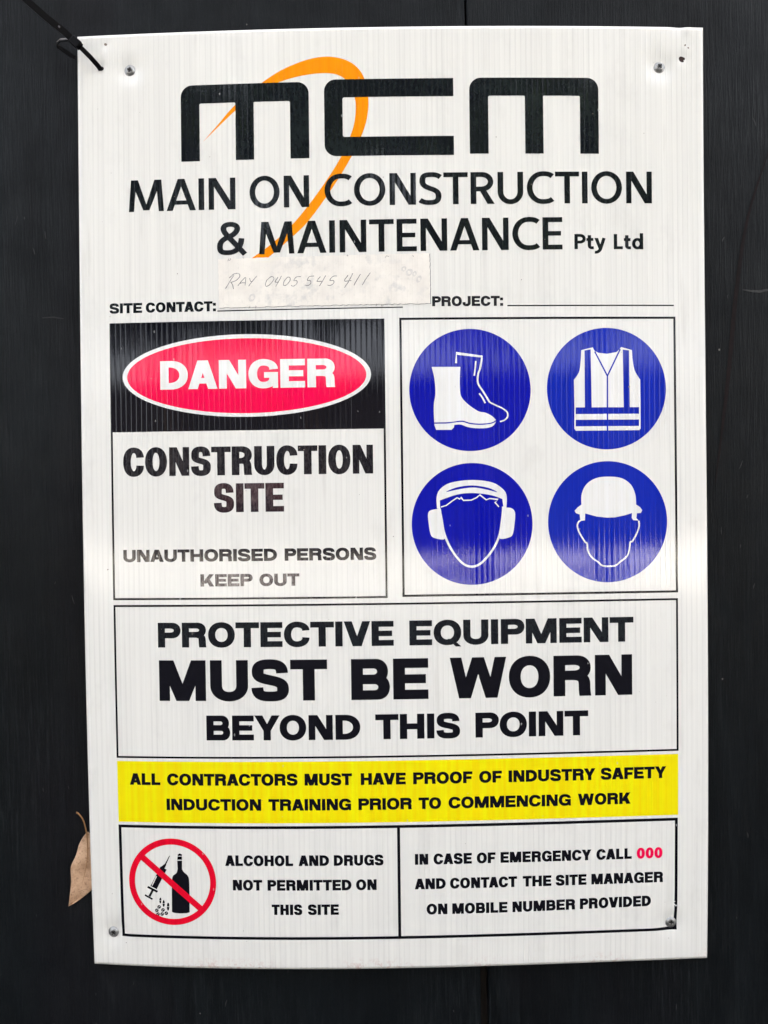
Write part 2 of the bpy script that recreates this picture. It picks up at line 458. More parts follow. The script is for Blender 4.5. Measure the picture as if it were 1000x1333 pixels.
# ------------------------------------------------------------------ letters, drawn for a cap height of 1: w width, v stem, h horizontal stroke
def glyph(ch, w, v, h, light):
    K = 0.56 if light else 0.60
    o = 0.013
    l, r, b, t = v/2, w - v/2, h/2 - o, 1 - h/2 + o
    mx = w/2
    P = lambda *a: [(1, q) for q in a]
    if ch in 'O0Q':
        A = (0.0, -o, w, 1 + o)
        c = [(1, ringpath(*A, K)), (-1, ringpath(v, h - o, w - v, 1 - h + o, K))]
        if ch == 'Q': c += P(quad(w*0.80, w*1.00, -0.07, w*0.50, w*0.68, 0.24) if not light else quad(w*.8, w*.98, -.1, w*.5, w*.62, .16))
        return c
    if ch in 'CG':
        if light:
            cx = w*0.60
            p = path((w - 0.02, 1 - h*0.95), [(w*0.86, t), (w*0.74, t), (cx, t)], [(cx - K*(cx-l), t), (l, .5+K*(t-.5)), (l, .5)],
                     [(l, .5-K*(.5-b)), (cx-K*(cx-l), b), (cx, b)], [(w*0.76, b), (w*0.88, b+.01), (w - 0.015, h*0.95)])
            return P(pen(p, v, h))
        yt, yb = 0.655, 0.355
        p = path((r, yt), [(r, yt+K*(t-yt)), (mx+K*(r-mx), t), (mx, t)], [(mx-K*(mx-l), t), (l, .5+K*(t-.5)), (l, .5)],
                 [(l, .5-K*(.5-b)), (mx-K*(mx-l), b), (mx, b)], [(mx+K*(r-mx), b), (r, yb-K*(yb-b)), (r, yb+(0.02 if ch == 'C' else 0))])
        c = P(pen(p, v, h))
        if ch == 'G': c += P(rect(w*0.53, .355, w, .355+h*0.88), rect(w - v*0.62, 0, w, .5))
        return c
    if ch == 'S':
        ml = 0.735
        if light:
            p = path((w - 0.03, 1 - h*0.95), [(w*0.8, t), (w*0.66, t), (mx+.02, t)], [(w*.22, t), (l, .90), (l, ml)],
                     [(l, .60), (w*.30, .55), (mx, .50)], [(w*.78, .44), (r, .38), (r, .265)], [(r, .10), (w*.74, b), (mx-.03, b)], [(w*.3, b), (w*.16, b+.01), (0.01, h*0.95)])
            return P(pen(p, v, h))
        l2, r2 = l + w*0.015, r - w*0.005
        p = path((r2 - w*.02, .675), [(r2 - w*.02, .85), (mx+K*(r2-mx), t), (mx, t)], [(mx-K*(mx-l2), t), (l2, .88), (l2, .725)],
                 [(l2, .60), (mx-.30*w, .56), (mx, .505)], [(mx+.30*w, .45), (r2, .40), (r2, .275)],
                 [(r2, .12), (mx+K*(r2-mx), b), (mx, b)], [(mx-K*(mx-l), b), (l, .13), (l, .325)])
        return P(pen(p, v, h*1.02))
    if ch == 'U':
        y = .38
        return P(pen(path((l, 1), [(l, y)], [(l, y-K*(y-b)), (mx-K*(mx-l), b), (mx, b)], [(mx+K*(r-mx), b), (r, y-K*(y-b)), (r, y)], [(r, 1)]), v, h))
    if ch == 'J':
        y = .30
        return P(pen(path((r, 1), [(r, y)], [(r, y-K*(y-b)), (mx+K*(r-mx), b), (mx, b)], [(mx-K*(mx-l), b), (l, .12), (l, .40)]), v, h))
    if ch == 'D':
        rx = w*0.60
        return [(1, dshape(0, 0, w, 1, rx, K)), (-1, dshape(v, h, w-v, 1-h, max(rx-v*0.75, .08), K))]
    if ch in 'PR':
        y0 = .37 if ch == 'P' else .395
        wb = w if ch == 'P' else w*0.975
        rx = min((1-y0)/2*1.15, wb*.55)
        c = [(1, dshape(0, y0, wb, 1, rx, K)), (1, rect(0, 0, v, 1)), (-1, dshape(v, y0+h, wb-v*.95, 1-h, max(rx-v*.7, .05), K))]
        if ch == 'R':
            if light: c += P(quad(w-v*1.15, w+.02, 0, w*.36, w*.36+v*1.15, .46))
            else:
                r3 = w - v*.5 - .015
                c += P([(x_, max(0.0, y_)) for x_, y_ in pen(path((w*.38, y0+h*.5), [(w*.62, y0+h*.5), (r3-.02, y0+h*.5), (r3-.02, y0-.11)], [(r3-.02, .12), (r3-.01, .06), (r3+.005, -.02)]), v, h)])
        return c
    if ch == 'B':
        rx = .30; wt = w*.955
        return [(1, dshape(0, .5-h/2, wt, 1, rx, K)), (1, dshape(0, 0, w, .5+h/2, rx, K)),
                (-1, dshape(v, .5+h/2, wt-v*.92, 1-h, max(rx-v*.72, .05), K)), (-1, dshape(v, h, w-v*.98, .5-h/2, max(rx-v*.72, .05), K))]
    if ch == 'E': return P(rect(0, 0, v, 1), rect(0, 1-h, w, 1), rect(0, 0, w, h), rect(0, .5-h*.47, w*.93, .5+h*.47))
    if ch == 'F': return P(rect(0, 0, v, 1), rect(0, 1-h, w, 1), rect(0, .5-h*.62, w*.9, .5+h*.34))
    if ch == 'L': return P(rect(0, 0, v, 1), rect(0, 0, w, h))
    if ch == 'I': return P(rect(0, 0, v, 1))
    if ch == 'T': return P(rect(mx-v/2, 0, mx+v/2, 1), rect(0, 1-h, w, 1))
    if ch == 'H': return P(rect(0, 0, v, 1), rect(w-v, 0, w, 1), rect(0, .5-h/2, w, .5+h/2))
    if ch == 'N':
        sv = v*(.92 if not light else .95); dv = v*(1.22 if not light else 1.3)
        if not light and w < .75: sv, dv = v*.84, v*1.0
        return P(rect(0, 0, sv, 1), rect(w-sv, 0, w, 1), quad(w-dv, w, 0, 0, dv, 1))
    if ch == 'M':
        if light:
            a = .075
            return P(quad(0, v*.92, 0, a, a+v*.98, 1), quad(w-v*.92, w, 0, w-a-v*.98, w-a, 1),
                     quad(mx-v*.55, mx+v*.35, .04, a, a+v*1.25, 1), quad(mx-v*.35, mx+v*.55, .04, w-a-v*1.25, w-a, 1))
        sv = v*.90; c = v*.55
        return P(rect(0, 0, sv, 1), rect(w-sv, 0, w, 1), quad(mx-c, mx+c, 0, 0, sv*1.38, 1), quad(mx-c, mx+c, 0, w-sv*1.38, w, 1))
    if ch in 'AV':
        sv = v*1.10 if not light else v*1.08; a = sv*.56
        q = [quad(0, sv, 0, mx-a, mx-a+sv, 1), quad(w-sv, w, 0, mx+a-sv, mx+a, 1)]
        yb, yt = .19, .19+h*.86
        xl = sv*.5 + (mx-a)*yb; q.append(rect(xl, yb, w-xl, yt)) if ch == 'A' else None
        if ch == 'V': q = [[(x, 1-y) for x, y in c] for c in q]
        return P(*q)
    if ch == 'W':
        sv = v*.98; a = v*.50; q1, q3 = w*.265, w*.735
        return P(quad(q1-a, q1-a+sv, 0, 0, sv, 1), quad(q1+a-sv, q1+a, 0, mx-a, mx-a+sv*.95, 1),
                 quad(q3-a, q3-a+sv, 0, mx+a-sv*.95, mx+a, 1), quad(q3+a-sv, q3+a, 0, w-sv, w, 1))
    if ch == 'K':
        sv = v*1.25
        return P(rect(0, 0, v, 1), quad(v*.45, v*.45+sv*.95, .24, w-.02-sv, w-.02, 1), quad(w-sv, w, 0, w*.32, w*.32+sv*.98, .64))
    if ch == 'Y':
        return P(rect(mx-v/2, 0, mx+v/2, .42), quad(mx-v/2, mx+v/2, .38, 0, v*1.12, 1), quad(mx-v/2, mx+v/2, .38, w-v*1.12, w, 1))
    if ch == ':': return P(rect(0, 0, v, h*1.15), rect(0, .55, v, .55+h*1.15))
    if ch == '&':
        p1 = path((w, 0.0), [(w*.80, .20), (w*.40, .55), (w*.32, .64)], [(w*.17, .80), (w*.22, t), (w*.48, t)], [(w*.78, t), (w*.80, .76), (w*.60, .63)],
                  [(w*.48, .55), (l, .50), (l, .26)], [(l, .08), (w*.18, b), (w*.40, b)], [(w*.72, b), (w*.86, .24), (w*.88, .50)])
        k = len(p1)//2
        return P(pen(p1[:k+2], v, h), pen(p1[k-1:], v, h))
    xh = .735
    if ch == 't': return P(pen(path((l+w*.18, xh+.19), [(l+w*.18, .24)], [(l+w*.18, b+.02), (w*.6, b), (w, b+.015)]), v, h), rect(0, xh-h, w*.95, xh))
    if ch == 'd':
        return [(1, ringpath(0, -o, w-.02, xh+o, K)), (-1, ringpath(v, h-o, w-.02-v, xh-h+o, K)), (1, rect(w-v, 0, w, 1.06))]
    if ch == 'y':
        return P(quad(mx-v*.45, mx+v*.5, .02, 0, v*1.08, xh), pen(path((w-v*.5, xh), [(mx+v*.1, 0.02)], [(mx-.03, -.14), (w*.2, -.23), (.02, -.20)]), v, h))
    raise KeyError(ch)

HEAVY = dict(A=.98, B=.90, C=.95, D=.93, E=.82, F=.77, G=.98, H=.93, J=.80, K=.97, L=.76, M=1.13, N=.91, O=1.00, P=.86, Q=1.00, R=.93, S=.90, T=.88, U=.91, V=.98, W=1.36, Y=.96)
HEAVY['0'] = .80
LIGHT = dict(A=.88, C=.80, D=.88, E=.60, I=.17, L=.56, M=1.06, N=.80, O=.95, P=.68, R=.71, S=.66, T=.74, U=.78, t=.44, y=.68, d=.70)
LIGHT['&'] = .90
STY = {   # stem, horizontal stroke, gap between letters, width table, light?
    'heavy': (.290, .235, .062, HEAVY, False),
    'small': (.300, .245, .062, HEAVY, False),
    'danger': (.300, .225, .062, HEAVY, False),
    'condensed': (.268, .195, .045, {k: a * .72 for k, a in HEAVY.items()}, False),
    'company': (.178, .150, .098, LIGHT, True),
    'company_small': (.225, .190, .075, LIGHT, True),
}
KERN = {'AV': -.10, 'VE': .0, 'AF': 0, 'TA': -.08, 'AL': 0, 'FE': 0, 'PT': 0, 'TY': -.02, 'RY': -.05, 'LL': 0, 'TR': 0, 'AC': -.02, 'DA': -.02, 'TO': -.03, 'ty': -.03, 'YO': -.04, 'EY': -.01, 'CY': -.02, 'ON': .015}

def word(txt, s0, s1, t0, t1, cap, sty):
    v, h, gap, Wt, light = STY[sty]
    W0 = [v if c in 'I:' else Wt[c] for c in txt]
    g = [gap + KERN.get(txt[i:i+2], 0) + (.045 if txt[i] in 'IHNMUJ' and txt[i+1] in 'IHNMUREPDBKLF' else .02 if txt[i] in 'IHNMUJ' or txt[i+1] in 'IHNMUREPDBKLF' else 0)
         - (.03 if txt[i] in 'ATVYPF' or txt[i+1] in 'ATVY' else 0) for i in range(len(txt) - 1)]
    fixed = sum(v for c in txt if c in 'I:') + sum(g)
    var = sum(Wt[c] for c in txt if c not in 'I:')
    f = ((s1 - s0) / cap - fixed) / var if var else 1
    x = 0; groups = []
    for i, c in enumerate(txt):
        wd = v if c in 'I:' else Wt[c] * f
        ops = glyph(c, wd, v, h, light)
        out = []
        for sg, p in ops:
            out.append((sg, [(s0 + (x + a) * cap, t0 + (t1 - t0) * ((x + a) * cap) / (s1 - s0) + b * cap) for a, b in p]))
        groups.append(out)
        x += wd + (g[i] if i < len(g) else 0)
    return groups

def line(words, t, cap, sty, mat, parent, off, label=None):
    G = []
    for wd in words:
        txt, s0, s1 = wd[:3]
        t0, t1 = (t + wd[3], t + wd[4]) if len(wd) > 3 else (t, t)
        G += word(txt, s0, s1, t0, t1, cap, sty)
    return printed('lettering', G, mat, parent, off, label)

def frame(name, s0, s1, t0, t1, wd, parent, off, mat=None, label=None, extra=()):
    ops = [(1, rect(s0, t0, s1, t1)), (-1, rect(s0+wd, t0+wd, s1-wd, t1-wd))] + list(extra)
    return printed(name, [ops], mat or M_BLACK, parent, off, label)

# ================================================================== THE HOARDING
hoard = empty('plywood_hoarding', (0, 0, 0))
tag(hoard, 'black painted plywood hoarding that the white sign is screwed to', 'hoarding')
Z0, Z1 = -1.5, 0.95
def ply(x0b, x1b, x0t, x1t):
    """one sheet, edges given at bottom and top (slightly out of true)"""
    n = 24; v = []; f = []
    for i in range(n + 1):
        a = i / n; z = Z0 + (Z1 - Z0) * a
        xa, xb = x0b + (x0t - x0b) * a, x1b + (x1t - x1b) * a
        v += [(xa, 0.0012, z), (xa + .0012, 0, z), (xb - .0012, 0, z), (xb, 0.0012, z), (xb, .016, z), (xa, .016, z)]
    for i in range(n):
        for k in range(6):
            a, b = i*6 + k, i*6 + (k + 1) % 6
            f.append((a, b, b + 6, a + 6))
    f += [(5, 4, 3, 2, 1, 0), tuple(n*6 + k for k in range(6))]
    o = put('plywood_sheet', mesh('plywood_sheet', v, f), M_PLY, hoard)
    o.location = (0, 0, SIGN_Z)
    return o
ply(-1.124, .0760, -1.124, .0760)
ply(.0905, 1.288, .0745, 1.272)          # the right sheet leans, so the joint opens towards the bottom
ply(-2.327, -1.127, -2.327, -1.127)
ply(-3.530, -2.330, -3.530, -2.330)
ply(1.292, 2.490, 1.275, 2.475)
ply(2.494, 3.690, 2.478, 3.678)
M_STUD = plain('weathered_pine', (.030, .022, .016), .8, scale=40)
studs = MB()
for x in (.085,): studs.box(x - .045, x + .045, .0185, .11, 0, 2.4)
studs.build('stud', M_STUD, hoard)
# shallow scrapes in the paint
def scrape(pts, wd, mat, d=.00025):
    b = MB(); n = len(pts)
    b.ribbon([(x*.001, -d*.3, z*.001 + SIGN_Z) for x, z in pts], [wd*.001 * math.sin(PI*(i+.4)/(n-.2)) + .0001 for i in range(n)], d, (0, 1, 0))
    return b.build('scrape', mat, hoard)
M_SCR = plain('reddish_scrape', (.0105, .0055, .006), .7, scale=60, var=.7, spec=.15)
M_SCR2 = plain('pale_scuff', (.045, .045, .045), .7, scale=300, var=.9)
scrape(catmull([(372, 345), (347, 270), (335, 200), (327.6, 130), (319.4, 63), (312, 10)]), 4.0, M_SCR)
scrape([(341, 199), (350, 197.5), (357, 197), (366, 198.5), (372, 199)], 2.2, M_SCR2)
scrape([(-340.3, 185.2), (-329, 185.6), (-319.3, 183.8)], 1.2, plain('dark_nick', (.004, .004, .004), .7))
for q in range(26):
    x = rnd.choice([rnd.uniform(-395, -300), rnd.uniform(312, 360), rnd.uniform(-300, 300)])
    z = rnd.uniform(-480, 440) if abs(x) > 305 else rnd.uniform(-515, -463)
    a = rnd.gauss(0, .35); L = rnd.uniform(1.5, 9)
    scrape([(x, z), (x + L*.5*math.sin(a), z + L*.5), (x + L*math.sin(a) + rnd.uniform(-1, 1), z + L)], rnd.uniform(.3, .8), M_SCR2, .0001)

# ================================================================== THE SIGN
sign = empty('construction_site_sign', (0, 0, SIGN_Z), (0, 0.00668, 0))
tag(sign, 'tall white fluted plastic construction site sign screwed to a black plywood hoarding', 'sign')
# board: front skin, edges, back skin
gs = [-300.0] + [x for x in glines(-299.9, 300, FS)] + [300.0]
gt = [-450.0] + [x for x in glines(-449.9, 450, FT)] + [450.0]
V = []; Fc = []
for t in gt:
    for s in gs: V.append(surf(s, t))
nS, nT = len(gs), len(gt)
for j in range(nT - 1):
    for i in range(nS - 1):
        a = j*nS + i; Fc.append((a, a+1, a+1+nS, a+nS))
nb = len(V)
for t in gt:
    for s in gs:
        p = surf(s, t); V.append((p[0], min(p[1] + .004, -.0006), p[2]))
for j in range(nT - 1):
    for i in range(nS - 1):
        a = nb + j*nS + i; Fc.append((a, a+nS, a+1+nS, a+1))
for j in range(nT - 1):
    a = j*nS; Fc.append((a, a+nS, nb+a+nS, nb+a)); a = j*nS + nS - 1; Fc.append((a, nb+a, nb+a+nS, a+nS))
for i in range(nS - 1):
    a = i; Fc.append((a, nb+a, nb+a+1, a+1)); a = (nT-1)*nS + i; Fc.append((a, a+1, nb+a+1, nb+a))
board = put('board', mesh('board', V, Fc, True), M_BOARD, sign)
for p in board.data.polygons:
    if p.index >= 2*(nS-1)*(nT-1): p.use_smooth = False
# ends of the flutes: dark openings between the webs along the top and bottom edges
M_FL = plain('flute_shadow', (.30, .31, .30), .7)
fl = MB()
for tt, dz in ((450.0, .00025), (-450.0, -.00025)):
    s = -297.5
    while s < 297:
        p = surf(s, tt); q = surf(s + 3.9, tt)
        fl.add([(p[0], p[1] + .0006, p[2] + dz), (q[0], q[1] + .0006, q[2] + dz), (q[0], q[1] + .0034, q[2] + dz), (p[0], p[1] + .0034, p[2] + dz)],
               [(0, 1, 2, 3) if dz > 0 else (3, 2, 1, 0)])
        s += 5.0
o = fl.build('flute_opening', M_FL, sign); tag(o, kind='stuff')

L1, L2, L3 = .07, .14, .21
# ---- company logo
ORG_OUT = catmull([(-178.5, 345.0), (-163.6, 361.5), (-152.4, 374.4), (-137.6, 387.9), (-121.3, 399.9), (-104.3, 410.5), (-85.9, 418.1), (-71.3, 421.9), (-56.7, 422.8), (-42.1, 419.4), (-31.2, 412.2), (-24.1, 400.2), (-20.9, 381.2), (-22.7, 363.0), (-28.4, 345.9), (-38.1, 326.7), (-55.2, 299.4), (-78.9, 267.3), (-98.8, 248.6), (-118.7, 232.1)], 4)
ORG_IN = catmull([(-178.5, 344.9), (-159.9, 362.4), (-148.0, 373.3), (-133.9, 384.6), (-119.1, 394.0), (-99.3, 401.6), (-78.8, 406.0), (-60.5, 407.2), (-48.1, 404.6), (-39.2, 397.2), (-33.8, 383.6), (-33.2, 369.4), (-36.6, 352.2), (-47.8, 326.9), (-68.6, 295.5), (-92.0, 266.5), (-113.6, 246.5), (-135.6, 231.2)], 4)
printed('swoosh', [[(1, ORG_OUT + ORG_IN[::-1])]], M_ORG, sign, L1)
def rr(x0, y0, x1, y1, rtl=0, rtr=0, rbl=0, rbr=0):
    p = []
    def arc(cx, cy, r, a0):
        if r <= 0: p.append((cx, cy)); return
        for k in range(9):
            a = a0 + PI/2*k/8; p.append((cx + r*math.cos(a), cy + r*math.sin(a)))
    arc(x1 - rtr, y1 - rtr, rtr, 0); arc(x0 + rtl, y1 - rtl, rtl, PI/2); arc(x0 + rbl, y0 + rbl, rbl, PI); arc(x1 - rbr, y0 + rbr, rbr, 1.5*PI)
    return p
def tilt(p, s0, dy, s1, dy1):    # tiny baseline drift of the print
    return [(a, b + dy + (dy1 - dy)*(a - s0)/(s1 - s0)) for a, b in p]
def logo_m(s0, s1, yb, yt, bar, d0, d1):
    w0 = 17.8; W = s1 - s0; m0 = s0 + W/2 - 8.8
    out = rr(s0, yb, s1, yt, 11, 11)
    ops = [(1, out), (-1, rr(s0+w0, yb-1, m0, bar, 1.5, 1)), (-1, rr(m0+w0-.4, yb-1, s1-w0, bar, 1, 1.5))]
    return [[(g, tilt(p, s0, d0, s1, d1)) for g, p in ops]]
printed('logo_letter', logo_m(-199.9, -77.6, 326.4, 399.0, 381.3, -.3, .3), M_BLACK2, sign, L2)
printed('logo_letter', [[(1, rr(-62.9, 328.2, 59.7, 401.0, 11, 0, 11, 0)), (-1, rr(-45.6, 346.3, 61, 383.9, 2, 0, 2, 0))]], M_BLACK2, sign, L2)
printed('logo_letter', logo_m(74.9, 198.2, 329.3, 401.2, 384.2, 0, 0), M_BLACK2, sign, L2)
# ---- company name
line([('MAIN', -251.1, -148.4, -1.0, -1.0), ('ON', -134.9, -78.2, -.4, -.2), ('CONSTRUCTION', -63.5, 249.2, .3, 1.9)], 280.5, 30.2, 'company', M_BLACK2, sign, L2)
line([('&', -166.5, -139.8, -1.2, -1.2), ('MAINTENANCE', -126.3, 162.3, -1.5, .6)], 237.6, 30.7, 'company', M_BLACK2, sign, L2)
line([('Pty', 173.8, 204.0), ('Ltd', 211.8, 240.3)], 238.5, 14.4, 'company_small', M_BLACK2, sign, L2)
# ---- site contact and project lines
line([('SITE', -271.0, -239.3), ('CONTACT:', -235.7, -168.2)], 182.8, 9.6, 'small', M_BLACK2, sign, L1)
line([('PROJECT:', 37.3, 104.8)], 184.7, 9.5, 'small', M_BLACK3, sign, L1)
printed('write_on_line', [[(1, [(-166.8, 182.4), (9.4, 183.6), (9.4, 184.7), (-166.8, 183.5)])]], M_BLACK, sign, L1)
printed('write_on_line', [[(1, rect(108.9, 184.3, 269.6, 185.5))]], M_BLACK, sign, L1)
# ---- danger panel
fr = frame('panel_border', -271.2, -8.2, -91.4, 173.5, 1.9, sign, L1, label='thin black border round the danger panel')
dp = printed('danger_panel', [[(1, rect(-269.4, 69.2, -10.0, 171.7))]], M_BLACK, fr, L1)
TR = math.radians(-.15)
rim = printed('oval_rim', [[(1, ellipse(-140.2, 121.2, 118.7, 39.2, 120, TR)), (-1, ellipse(-140.2, 121.0, 114.3, 35.6, 120, TR))]], M_WHITE, fr, L2)
ov = printed('danger_oval', [[(1, ellipse(-140.2, 121.0, 114.3, 35.6, 120, TR))]], M_RED, fr, L2)
line([('DANGER', -222.4, -55.2)], 109.1, 27.1, 'danger', M_WHITE, fr, L3, 'white word DANGER')
line([('CONSTRUCTION', -259.4, -20.5)], 26.8, 27.3, 'condensed', M_BLACK3, fr, L1)
line([('SITE', -172.2, -105.4)], -8.3, 27.3, 'condensed', ink('half_worn_glare_ink', (.012, .011, .017), worn=.35, worn_col=(.25, .19, .19, 1), tint=(.036, .014, .018)), fr, L1)  # brown tint mixes real ink wear with painted glare
line([('UNAUTHORISED', -260.6, -112.7), ('PERSONS', -105.4, -18.5)], -55.0, 11.7, 'small', M_BLACK3, fr, L1)
line([('KEEP', -186.2, -136.2), ('OUT', -129.7, -91.7)], -78.8, 11.7, 'small', M_BROWN, fr, L1, 'brownish words KEEP OUT, part worn, part painted glare')
# ---- pictogram panel
pf = frame('panel_border', 5.9, 271.0, -90.6, 174.1, 2.1, sign, L1, label='thin black border round the four blue pictograms')
def icon(o, ex, ey):
    return lambda L: [(o[0] + (ex[0]-o[0])*x/1000 + (ey[0]-o[0])*y/1000, o[1] + (ex[1]-o[1])*x/1000 + (ey[1]-o[1])*y/1000) for x, y in L]
def disc(c, r, mat, label): return printed('pictogram_disc', [[(1, ellipse(c[0], c[1], r[0], r[1], 110))]], mat, sign, L1, label)
def stroke(mp, L, wd, sm=True, n=6):
    p = mp(catmull(L, n) if sm else L); return (1, pen(p, wd, wd))
# safety boots
T = icon((13.2, 169.4), (137.6, 168.6), (11.8, 45.6))
d = disc((72.4, 105.0), (57.8, 58.0), M_BLUE, 'blue disc with a safety boot')
boot = [(188, 340), (407, 340)] + catmull([(407, 340), (403, 430), (405, 520), (418, 575), (470, 630), (545, 680), (600, 692), (650, 718), (680, 748)], 6)[1:]
sole_top = catmull([(680, 748), (640, 768), (560, 775), (480, 768), (420, 752), (350, 760), (300, 764), (208, 765)], 6)
boot = boot + sole_top[1:] + catmull([(208, 765), (204, 690), (205, 620), (216, 545), (210, 440), (188, 340)], 6)[1:-1]
sole = catmull([(680, 760), (640, 777), (560, 785), (480, 778), (420, 762), (350, 768), (300, 774), (208, 775)], 6) + [(210, 790), (222, 822), (340, 822), (357, 805), (360, 786)] + catmull([(362, 784), (410, 782), (460, 800), (520, 810), (600, 810), (650, 797), (672, 775)], 6)
back = [(374, 312), (378, 236), (578, 262)]
printed('boot', [[(1, T(boot))], [(1, T(sole))], [stroke(T, back, 1.9, False)],
    [stroke(T, [(572, 270), (558, 350), (542, 400), (542, 465), (585, 535), (632, 612)], 1.7)], [stroke(T, [(632, 612), (690, 640), (735, 662), (766, 690), (768, 725), (742, 750), (710, 760)], 1.4)],
    [stroke(T, [(525, 295), (520, 355), (513, 408)], 1.5)], [stroke(T, [(552, 543), (578, 580), (597, 618)], 1.5)]], M_WHITE, d, L2)
# high visibility vest
T = icon((141.3, 168.6), (267.7, 168.4), (139.9, 44.3))
d = disc((203.4, 105.4), (57.6, 58.0), M_BLUE2, 'blue disc with a high visibility vest')
vest = [(302, 212), (390, 190), (402, 215), (430, 232), (500, 240), (570, 228), (592, 210), (607, 188), (690, 212)] + catmull([(690, 212), (696, 290), (712, 370), (754, 440)], 5)[1:] + [(757, 640), (757, 815), (747, 828), (262, 830), (250, 815), (250, 640), (246, 440)] + catmull([(246, 440), (285, 380), (297, 300), (302, 212)], 5)[1:-1]
ops = [(1, T(vest))]
for L in ([(327, 214), (374, 206), (382, 655), (330, 655)], [(620, 208), (668, 214), (674, 655), (627, 655)], rect(260, 651, 745, 702), rect(260, 746, 745, 796)):
    ops.append((-1, T(L)))
for L in ([(405, 222), (502, 410)], [(600, 205), (502, 410)], [(502, 400), (503, 832)]):
    ops.append((-1, pen(T(L), 1.4, 1.4)))
printed('vest', [ops], M_WHITE, d, L2)
# ear protection
T = icon((11.8, 42.0), (136.2, 40.7), (10.3, -81.9))
d = disc((73.0, -22.2), (57.6, 57.9), M_BLUE, 'blue disc with a head wearing ear muffs')
band = catmull([(228, 395), (226, 300), (260, 238), (340, 195), (490, 176), (640, 192), (720, 235), (760, 290), (760, 390)], 6) + [(738, 390)] + catmull([(728, 322), (640, 292), (500, 276), (380, 288), (250, 332)], 6) + [(252, 395)]
cupL = catmull([(236, 398), (180, 408), (160, 435), (164, 500), (178, 585), (205, 618), (290, 625), (270, 520), (258, 400)], 5, True)
cupR = catmull([(735, 390), (790, 390), (822, 415), (826, 470), (812, 580), (785, 615), (705, 622), (722, 520), (728, 400)], 5, True)
printed('head_with_ear_muffs', [[(1, T(band)), (1, T(cupL)), (1, T(cupR)), (-1, T(catmull([(296, 268), (380, 232), (500, 218), (620, 236), (690, 270), (600, 248), (500, 234), (390, 248)], 5, True))),
    (1, pen(T(catmull([(244, 385), (262, 470), (285, 590), (340, 710), (420, 810), (495, 840), (570, 810), (655, 710), (706, 600), (728, 470), (735, 380)], 6)), 2.1, 2.1)),
    (1, pen(T([(258, 383), (300, 370), (345, 336), (382, 312), (402, 322), (412, 310), (430, 332), (490, 330), (530, 312), (556, 290), (605, 328), (632, 318), (696, 326), (672, 348), (702, 382)]), 1.1, 1.1)),
    ]], M_WHITE, d, L2)
# hard hat
T = icon((139.8, 40.6), (266.4, 39.4), (138.6, -83.8))
d = disc((203.2, -21.8), (57.7, 57.9), M_BLUE2, 'blue disc with a head wearing a hard hat')
hat = catmull([(303, 365), (306, 280), (345, 205), (420, 160), (515, 150), (610, 162), (680, 210), (715, 285), (722, 365)], 6) + [(752, 385), (768, 408), (758, 430), (728, 432), (724, 470), (742, 488), (700, 485), (688, 468), (690, 430), (640, 446), (560, 463), (500, 465), (420, 456), (332, 432), (330, 485), (295, 490), (290, 440), (262, 430), (252, 412), (272, 388)]
face = [(296, 486), (280, 500), (272, 530), (288, 580), (330, 650), (346, 662), (352, 715), (378, 765), (430, 805), (468, 835), (556, 836), (600, 805), (652, 762), (670, 710), (676, 655), (695, 645), (730, 580), (745, 530), (742, 490)]
printed('head_with_hard_hat', [[(1, T(hat)), (1, pen(T(catmull(face, 3)), 1.5, 1.5))]], M_WHITE, d, L2)
# ---- protective equipment panel
ef = frame('panel_border', -271.1, 270.8, -243.8, -96.1, 1.9, sign, L1, label='thin black border round the protective equipment words')
line([('PROTECTIVE', -228.1, -2.9), ('EQUIPMENT', 12.0, 227.2)], -136.9, 23.7, 'heavy', M_BLACK2, ef, L1)
line([('MUST', -227.6, -66.5), ('BE', -43.8, 29.6), ('WORN', 50.1, 225.6)], -188.2, 39.0, 'heavy', M_BLACK, ef, L1, 'largest words MUST BE WORN')
line([('BEYOND', -182.7, -35.7), ('THIS', -21.4, 59.4), ('POINT', 74.1, 182.7)], -226.1, 23.9, 'heavy', M_BLACK, ef, L1)
# ---- yellow band
yb = printed('yellow_band', [[(1, rect(-270.8, -306.3, 270.4, -246.8))]], M_YEL, sign, L1)
line([('ALL', -258.6, -228.5), ('CONTRACTORS', -221.9, -96.1), ('MUST', -89.4, -44.2), ('HAVE', -35.9, 7.0), ('PROOF', 14.1, 70.8), ('OF', 77.2, 99.0), ('INDUSTRY', 105.4, 189.4), ('SAFETY', 194.6, 258.6)], -269.8, 11.4, 'small', M_BLACK, yb, L2)
line([('INDUCTION', -223.0, -131.4), ('TRAINING', -124.4, -45.4), ('PRIOR', -38.4, 12.7), ('TO', 19.0, 40.5), ('COMMENCING', 47.7, 165.4), ('WORK', 172.4, 223.6)], -294.0, 11.2, 'small', M_BLACK, yb, L2)
